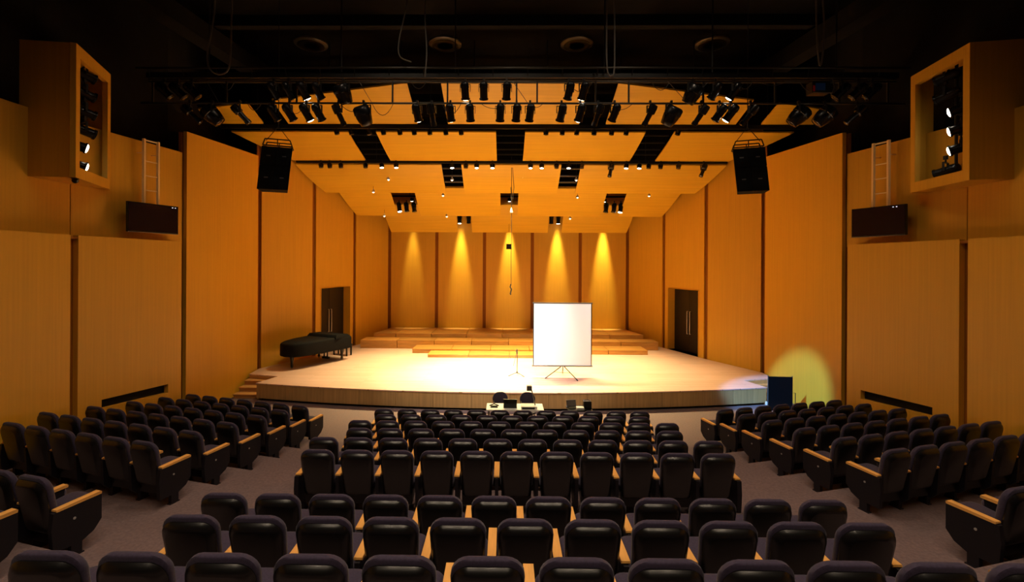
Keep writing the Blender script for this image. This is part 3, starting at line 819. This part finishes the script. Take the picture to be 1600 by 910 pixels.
# ------------------------------------------------------------------ wall screens and ladders
for sx, side in ((-1, 'left'), (1, 'right')):
    A, B = Vector((9.06, 11.04)), Vector((8.66, 12.19))
    d = (B - A).normalized(); n = Vector((d.y, -d.x)); n = n if n.x > 0 else -n
    t = thing('wall_screen', 'flat black television hung on the %s side wall below a ladder' % side, 'television', (sx * (A.x + B.x) / 2, (A.y + B.y) / 2, 5.135))
    ox, oy = (A.x + B.x) / 2, (A.y + B.y) / 2
    loc = lambda s, dp, z: (sx * (A.x + d.x * s + n.x * dp - ox), A.y + d.y * s + n.y * dp - oy, z)
    Lw = (B - A).length
    def slab(s0, s1, d0, d1, za, zb):
        return MB().quad_prism([loc(s0, d0, za), loc(s1, d0, za), loc(s1, d1, za), loc(s0, d1, za)], [loc(s0, d0, zb), loc(s1, d0, zb), loc(s1, d1, zb), loc(s0, d1, zb)])
    slab(0, Lw, 0, .07, 0, .715).obj('housing', 'shell', t)
    slab(.015, Lw - .015, -.004, 0, .03, .70).obj('display', 'tv', t)
    slab(0, Lw, -.006, .03, -.012, .004).obj('lower_trim', 'greymetal', t)
    for s in ((.86, .92) if sx < 0 else (.14, .20)):
        slab(Lw * s, Lw * s + .03, -.007, -.004, .66, .675).obj('indicator', 'led', t)
    slab(Lw * .35, Lw * .65, .07, .42, .25, .50).obj('wall_bracket', 'blackmetal', t)
    # ladder
    L0, L1 = Vector((9.13, 11.62)), Vector((9.02, 11.95))
    t = thing('wall_ladder', 'narrow yellow steel ladder fixed to the %s wall above the television' % side, 'ladder', (sx * 9.25, 12.1, 5.72))
    dl = (L1 - L0)
    for p in (L0, L1):
        mb = MB(); mb.box(sx * p.x - .028 - sx * 9.25, sx * p.x + .028 - sx * 9.25, p.y - .028 - 12.1, p.y + .028 - 12.1, 0, 1.75)
        mb.obj('stile', 'ladder', t)
    for j in range(5):
        z = .12 + .36 * j if j < 4 else 1.72
        MB().tube([(sx * L0.x - sx * 9.25, L0.y - 12.1, z), (sx * L1.x - sx * 9.25, L1.y - 12.1, z)], .014 if j < 4 else .022, 6).obj('rung', 'ladder', t)
    for p in (L0, L1):
        MB().tube([(sx * p.x - sx * 9.25, p.y - 12.1, 1.4), (sx * (p.x + .18) - sx * 9.25, p.y - 12.1, 1.4)], .012).obj('wall_fixing', 'ladder', t)

# ------------------------------------------------------------------ things on the stage
# portable projection screen on a tripod
t = thing('projection_screen', 'large white portable projection screen on a tripod on the stage', 'projection screen', (1.80, 16.15, STAGE))
MB().box(-1.0, 1.0, 0, .012, .41, 2.52).obj('screen_fabric', 'screen', t)
MB().box(-1.0, -.972, -.006, .0, .41, 2.52).box(.972, 1.0, -.006, 0, .41, 2.52).obj('black_border', 'shell', t)
MB().tube([(-1.03, .02, .39), (1.03, .02, .39)], .035, 10).obj('roller_case', 'greymetal', t, True)
MB().box(-1.02, 1.02, -.01, .02, 2.51, 2.545).obj('top_slat', 'greymetal', t)
MB().tube([(.03, .07, .22), (.03, .07, 2.5)], .018, 8).obj('pole', 'greymetal', t, True)
for ax, ay in ((-.6, -.22), (.45, -.5), (.08, .55)):
    MB().tube([(.03, .07, .40), (ax, ay, .012)], .016, 6).obj('leg', 'blackmetal', t)
    MB().tube([(.03, .07, .14), (.03 + (ax - .03) * .5, .07 + (ay - .07) * .5, .2)], .008, 6).obj('brace', 'blackmetal', t)
# microphone stand
t = thing('microphone_stand', 'thin dark microphone stand on the stage left of the screen', 'microphone stand', (.27, 16.35, STAGE))
MB().tube([(0, 0, .09), (0, 0, .9)], .015, 8).obj('pole', 'bcable', t, True)
MB().tube([(-.05, 0, .83), (0, 0, .88), (-.02, -.02, .92)], .016, 8).obj('boom_clamp', 'bcable', t)
MB().tube([(0, 0, .88), (-.13, -.1, .35)], .008, 6).obj('boom', 'bcable', t)
for a in (200, 320, 80):
    MB().tube([(0, 0, .11), (.32 * math.cos(R(a)), .32 * math.sin(R(a)), .008)], .012, 6).obj('leg', 'bcable', t)
MB().lathe([(.03, .08), (.03, .13), (.015, .14)], 10).obj('leg_hub', 'bcable', t)
# grand piano under a black cover
t = thing('grand_piano', 'grand piano under a black cover by the left stage wall', 'piano', (-8.0, 17.0, STAGE), -math.atan2(.40, .917))
out = [(-.34, -.02), (.0, -.12), (.34, -.02), (.52, .35), (.62, .9), (.68, 1.5), (.74, 2.0), (.75, 2.45), (-.75, 2.45), (-.75, 1.9), (-.72, .9), (-.55, .3)]
mb = MB()
sc = lambda k, z, dz=0: [(x * k, 1.2 + (y - 1.2) * k, z + dz * (y / 2.4)) for x, y in out]
mb.loft([sc(1.0, .46), sc(1.015, .50), sc(1.01, .88), sc(.985, .93), sc(.93, .95)])
mb.obj('cover', 'cover', t, True)
MB().loft([[(x, y, z) for x, y in ((-.74, 1.62), (.74, 1.62), (.74, 2.4), (-.74, 2.4))] for z in (.9, .96)] + [[(-.7, 1.7, 1.05), (.7, 1.7, 1.05), (.7, 2.3, 1.02), (-.7, 2.3, 1.02)]]).obj('cover_hump', 'cover', t, True)
for x, y in ((0, .2), (.6, 2.1), (-.6, 2.1)):
    lg = MB().lathe([(.045, .05), (.05, .08), (.045, .16), (.075, .42), (.08, .50)], 10, (x, y)).obj('leg', 'shell', t, True)
    MB().lathe([(.03, 0), (.04, .02), (.035, .06)], 10, (x, y)).obj('castor', 'greymetal', lg, True)
MB().box(-.16, .16, 1.82, 1.90, .06, .14).box(-.10, -.06, 1.84, 1.88, .14, .5).box(.06, .10, 1.84, 1.88, .14, .5).obj('pedal_lyre', 'shell', t)
t = thing('piano_bench', 'low black piano bench behind the covered piano', 'bench', (-6.95, 19.75, STAGE), -math.atan2(.40, .917))
MB().box(-.38, .38, -.17, .17, .40, .48).obj('seat', 'shell', t)
for x in (-.34, .34):
    for y in (-.13, .13):
        MB().box(x - .025, x + .025, y - .025, y + .025, 0, .41).obj('leg', 'shell', t)
# hanging microphone cable with black box on the wall
t = thing('hanging_cable', 'thin microphone cable hanging in the middle of the stage', 'cable', (.07, 18.5, 3.2))
MB().tube([(0, 0, 5.4), (.01, 0, 3.2), (.0, 0, 1.5), (.01, 0, .4)], .012, 6).obj('cable', 'bcable', t)
MB().tube([(.0, 0, .42), (-.03, 0, .3), (.02, 0, .22), (-.02, 0, .05), (.0, 0, .0)], .03, 6).obj('cable_coil', 'bcable', t)
MB().tube([(.02, 0, 5.2), (.10, 0, 4.2), (.05, 0, 3.75), (.0, 0, 3.7), (-.03, 0, 4.2)], .012, 6).obj('cable_loop', 'cable', t)
MB().lathe([(.05, 3.2), (.06, 3.22), (.02, 3.4)], 10).obj('microphone', 'wplastic', t)
t = thing('hanging_speaker', 'small square black speaker hanging before the back wall beside the cable', 'speaker', (.03, 23.55, 5.13))
MB().tube([(0, -.08, .26), (0, -.08, 1.28)], .008, 6).obj('drop_rod', 'blackmetal', t)
MB().box(-.13, .13, -.16, 0, 0, .26).obj('case', 'cover', t)
MB().box(-.10, .10, -.168, -.16, .03, .23).obj('grille', 'blackmetal', t)

# ------------------------------------------------------------------ control tables in front of the stage
def table(name, label, loc, w, dp, h, top, leg):
    t = thing(name, label, 'table', loc)
    MB().box(-w / 2, w / 2, -dp / 2, dp / 2, h - .035, h).obj('table_top', top, t)
    for x in (-w / 2 + .06, w / 2 - .06):
        for y in (-dp / 2 + .05, dp / 2 - .05):
            MB().tube([(x, y, 0), (x, y, h - .03)], .018, 8).obj('leg', leg, t)
    MB().tube([(-w / 2 + .06, 0, .2), (w / 2 - .06, 0, .2)], .012, 6).obj('stretcher', leg, t)
    return t
table('folding_table', 'white topped folding table in front of the stage', (.10, 12.18, 0), 1.45, .56, .74, 'white', 'greymetal')
table('side_table', 'small dark table in front of the stage right of centre', (1.75, 12.18, 0), .62, .42, .72, 'shell', 'wplastic')
for i, (x, lb) in enumerate(((-.28, 'left'), (.46, 'right'))):
    t = thing('round_back_chair', 'black round-backed chair behind the white table, %s one of two' % lb, 'chair', (x, 12.95, 0), math.pi, 'chairs at the control table')
    back_slab(.42, .36, .50, .90, .16, .08, [(.0, .03), (.015, .0), (.05, .0), (.06, .03)]).obj('backrest', 'fabric', t, True)
    MB().lathe([(.19, .42), (.22, .44), (.22, .47), (.18, .49)], 18, (0, .28)).obj('seat', 'fabric', t, True)
    for ax, ay in ((-.17, .12), (.17, .12), (-.17, .44), (.17, .44)):
        MB().tube([(ax * 1.1, ay, 0), (ax, ay, .43)], .012, 6).obj('leg', 'chrome', t)
    for ax in (-.17, .17):
        MB().tube([(ax, .12, .43), (ax, .14, .7)], .012, 6).obj('back_post', 'chrome', t)
t = thing('laptop', 'black open laptop on the white table', 'laptop', (-.02, 12.1, .741))
MB().box(-.17, .17, -.06, .18, 0, .018).obj('base', 'shell', t)
MB().quad_prism([(-.17, -.06, .018), (.17, -.06, .018), (.17, -.045, .018), (-.17, -.045, .018)], [(-.17, -.12, .24), (.17, -.12, .24), (.17, -.105, .245), (-.17, -.105, .245)]).obj('lid', 'shell', t)
t = thing('document_camera', 'white document camera with a thin arm on the white table', 'document camera', (.50, 12.1, .741))
MB().box(-.24, .16, -.16, .14, 0, .07).obj('base', 'wplastic', t)
MB().box(-.22, .10, -.168, -.16, .012, .05).obj('front_trim', 'blackmetal', t)
MB().tube([(.12, .0, .06), (.06, .0, .32), (.02, .0, .46)], .014, 8).obj('arm', 'greymetal', t)
MB().box(-.10, .03, -.05, .05, .44, .56).obj('camera_head', 'greymetal', t)
t = thing('remote_handset', 'small dark handset lying on left end of the white table', 'handset', (-.43, 12.12, .741))
MB().box(-.09, .09, -.05, .05, 0, .03).obj('body', 'shell', t)
MB().tube([(-.12, .03, .03), (0, .05, .07), (.12, .03, .03)], .015).obj('handle', 'shell', t)
MB().box(-.05, .05, -.03, .02, .03, .036).obj('keypad', 'blackmetal', t)
t = thing('notebook_computer', 'open dark notebook computer on left of the small table', 'laptop', (1.60, 12.2, .721), R(15))
MB().box(-.13, .13, -.1, .1, 0, .015).obj('base', 'shell', t)
MB().quad_prism([(-.13, .10, .015), (.13, .10, .015), (.13, .11, .015), (-.13, .11, .015)], [(-.13, .15, .16), (.13, .15, .16), (.13, .16, .16), (-.13, .16, .16)]).obj('lid', 'greymetal', t)
t = thing('paper_stack', 'white paper stack on the small table', 'paper', (1.77, 12.14, .721))
for k in range(3):
    MB().box(-.10 + .005 * k, .10 - .004 * k, -.07, .07, .012 * k, .012 * (k + 1) - .001).obj('sheet_bundle', 'white', t)
t = thing('mixer_box', 'black boxy amplifier on right end of the small table', 'amplifier', (1.96, 12.2, .721))
MB().box(-.10, .10, -.08, .10, 0, .18).obj('case', 'shell', t)
MB().box(-.09, .09, -.086, -.08, .02, .16).obj('front_plate', 'blackmetal', t)
MB().tube([(-.07, 0, .18), (-.05, 0, .2), (.05, 0, .2), (.07, 0, .18)], .008).obj('carry_handle', 'blackmetal', t)

# ------------------------------------------------------------------ screen board and work lamp at the right end of the stage
t = thing('display_board', 'upright black display board standing by the right stage steps', 'board', (7.92, 14.0, 0), R(-4))
MB().box(-.34, .34, -.02, .02, .14, 1.14).obj('board_panel', 'shell', t)
for x in (-.34, .34):
    MB().tube([(x, 0, .02), (x, 0, 1.17)], .014, 8).obj('post', 'greymetal', t)
    MB().tube([(x, -.2, .015), (x, .22, .015)], .014, 8).obj('foot', 'greymetal', t)
t = thing('cable_stand', 'thin dark stand with a pale foot at the right stage corner', 'stand', (7.95, 14.72, 0))
MB().tube([(0, 0, .03), (0, 0, .62)], .02, 8).obj('post', 'blackmetal', t)
MB().lathe([(.13, 0), (.13, .03), (.03, .06)], 14).obj('foot', 'wplastic', t)
MB().box(-.05, .05, -.03, .03, .10, .2).obj('junction_box', 'wplastic', t)
t = thing('hand_trolley', 'small grey tubular hand trolley right of the black board', 'trolley', (8.45, 14.3, 0))
MB().tube([(-.09, 0, .03), (-.09, 0, .62), (.10, 0, .58), (.10, 0, .03)], .012, 8).obj('frame', 'greymetal', t)
MB().box(-.12, .13, -.15, .02, .02, .045).obj('plate', 'greymetal', t)

# ------------------------------------------------------------------ loose cables hanging from the ceiling
def cable(pts, r, label):
    t = thing('hanging_cable', label, 'cable', pts[0])
    o = Vector(pts[0])
    P = [Vector(p) - o for p in pts]
    sm = []
    for i in range(len(P) - 1):
        p0, p1, p2, p3 = P[max(i - 1, 0)], P[i], P[i + 1], P[min(i + 2, len(P) - 1)]
        for k in range(6):
            u = k / 6
            sm.append(.5 * ((2 * p1) + (-p0 + p2) * u + (2 * p0 - 5 * p1 + 4 * p2 - p3) * u * u + (-p0 + 3 * p1 - 3 * p2 + p3) * u ** 3))
    sm.append(P[-1])
    MB().tube(sm, r, 6).obj('cable_run', 'cable', t, True)
    return t
cb = [([(-7.35, 11.6, 12.0), (-7.38, 11.6, 10.6), (-7.55, 11.6, 9.5), (-7.42, 11.6, 9.12), (-7.12, 11.6, 9.08), (-6.98, 11.6, 9.4), (-6.95, 11.6, 10.6), (-6.93, 11.6, 12.0)], .02, 'grey cable loop hanging low above the left end of the bridge'),
      ([(-2.55, 11.6, 12.0), (-2.62, 11.6, 10.8), (-2.80, 11.6, 9.9), (-2.78, 11.6, 9.5), (-2.5, 11.6, 9.36)], .016, 'thin grey cable curving onto the bridge left of centre'),
      ([(-2.18, 11.6, 12.0), (-2.16, 11.6, 10.4), (-2.12, 11.6, 9.6), (-2.16, 11.6, 9.0)], .018, 'straight grey cable dropping behind the left ceiling slot'),
      ([(2.30, 11.6, 12.0), (2.28, 11.6, 10.2), (2.30, 11.6, 9.2), (2.40, 11.6, 9.02), (2.48, 11.6, 9.4), (2.44, 11.6, 12.0)], .02, 'narrow grey cable loop hanging right of centre'),
      ([(7.33, 11.6, 12.0), (7.36, 11.6, 10.4), (7.42, 11.6, 9.4), (7.50, 11.6, 9.4), (7.54, 11.6, 10.4), (7.40, 11.6, 12.0)], .02, 'grey cable loop above the right end of the bridge')]
for p, r, l in cb: cable(p, r, l)
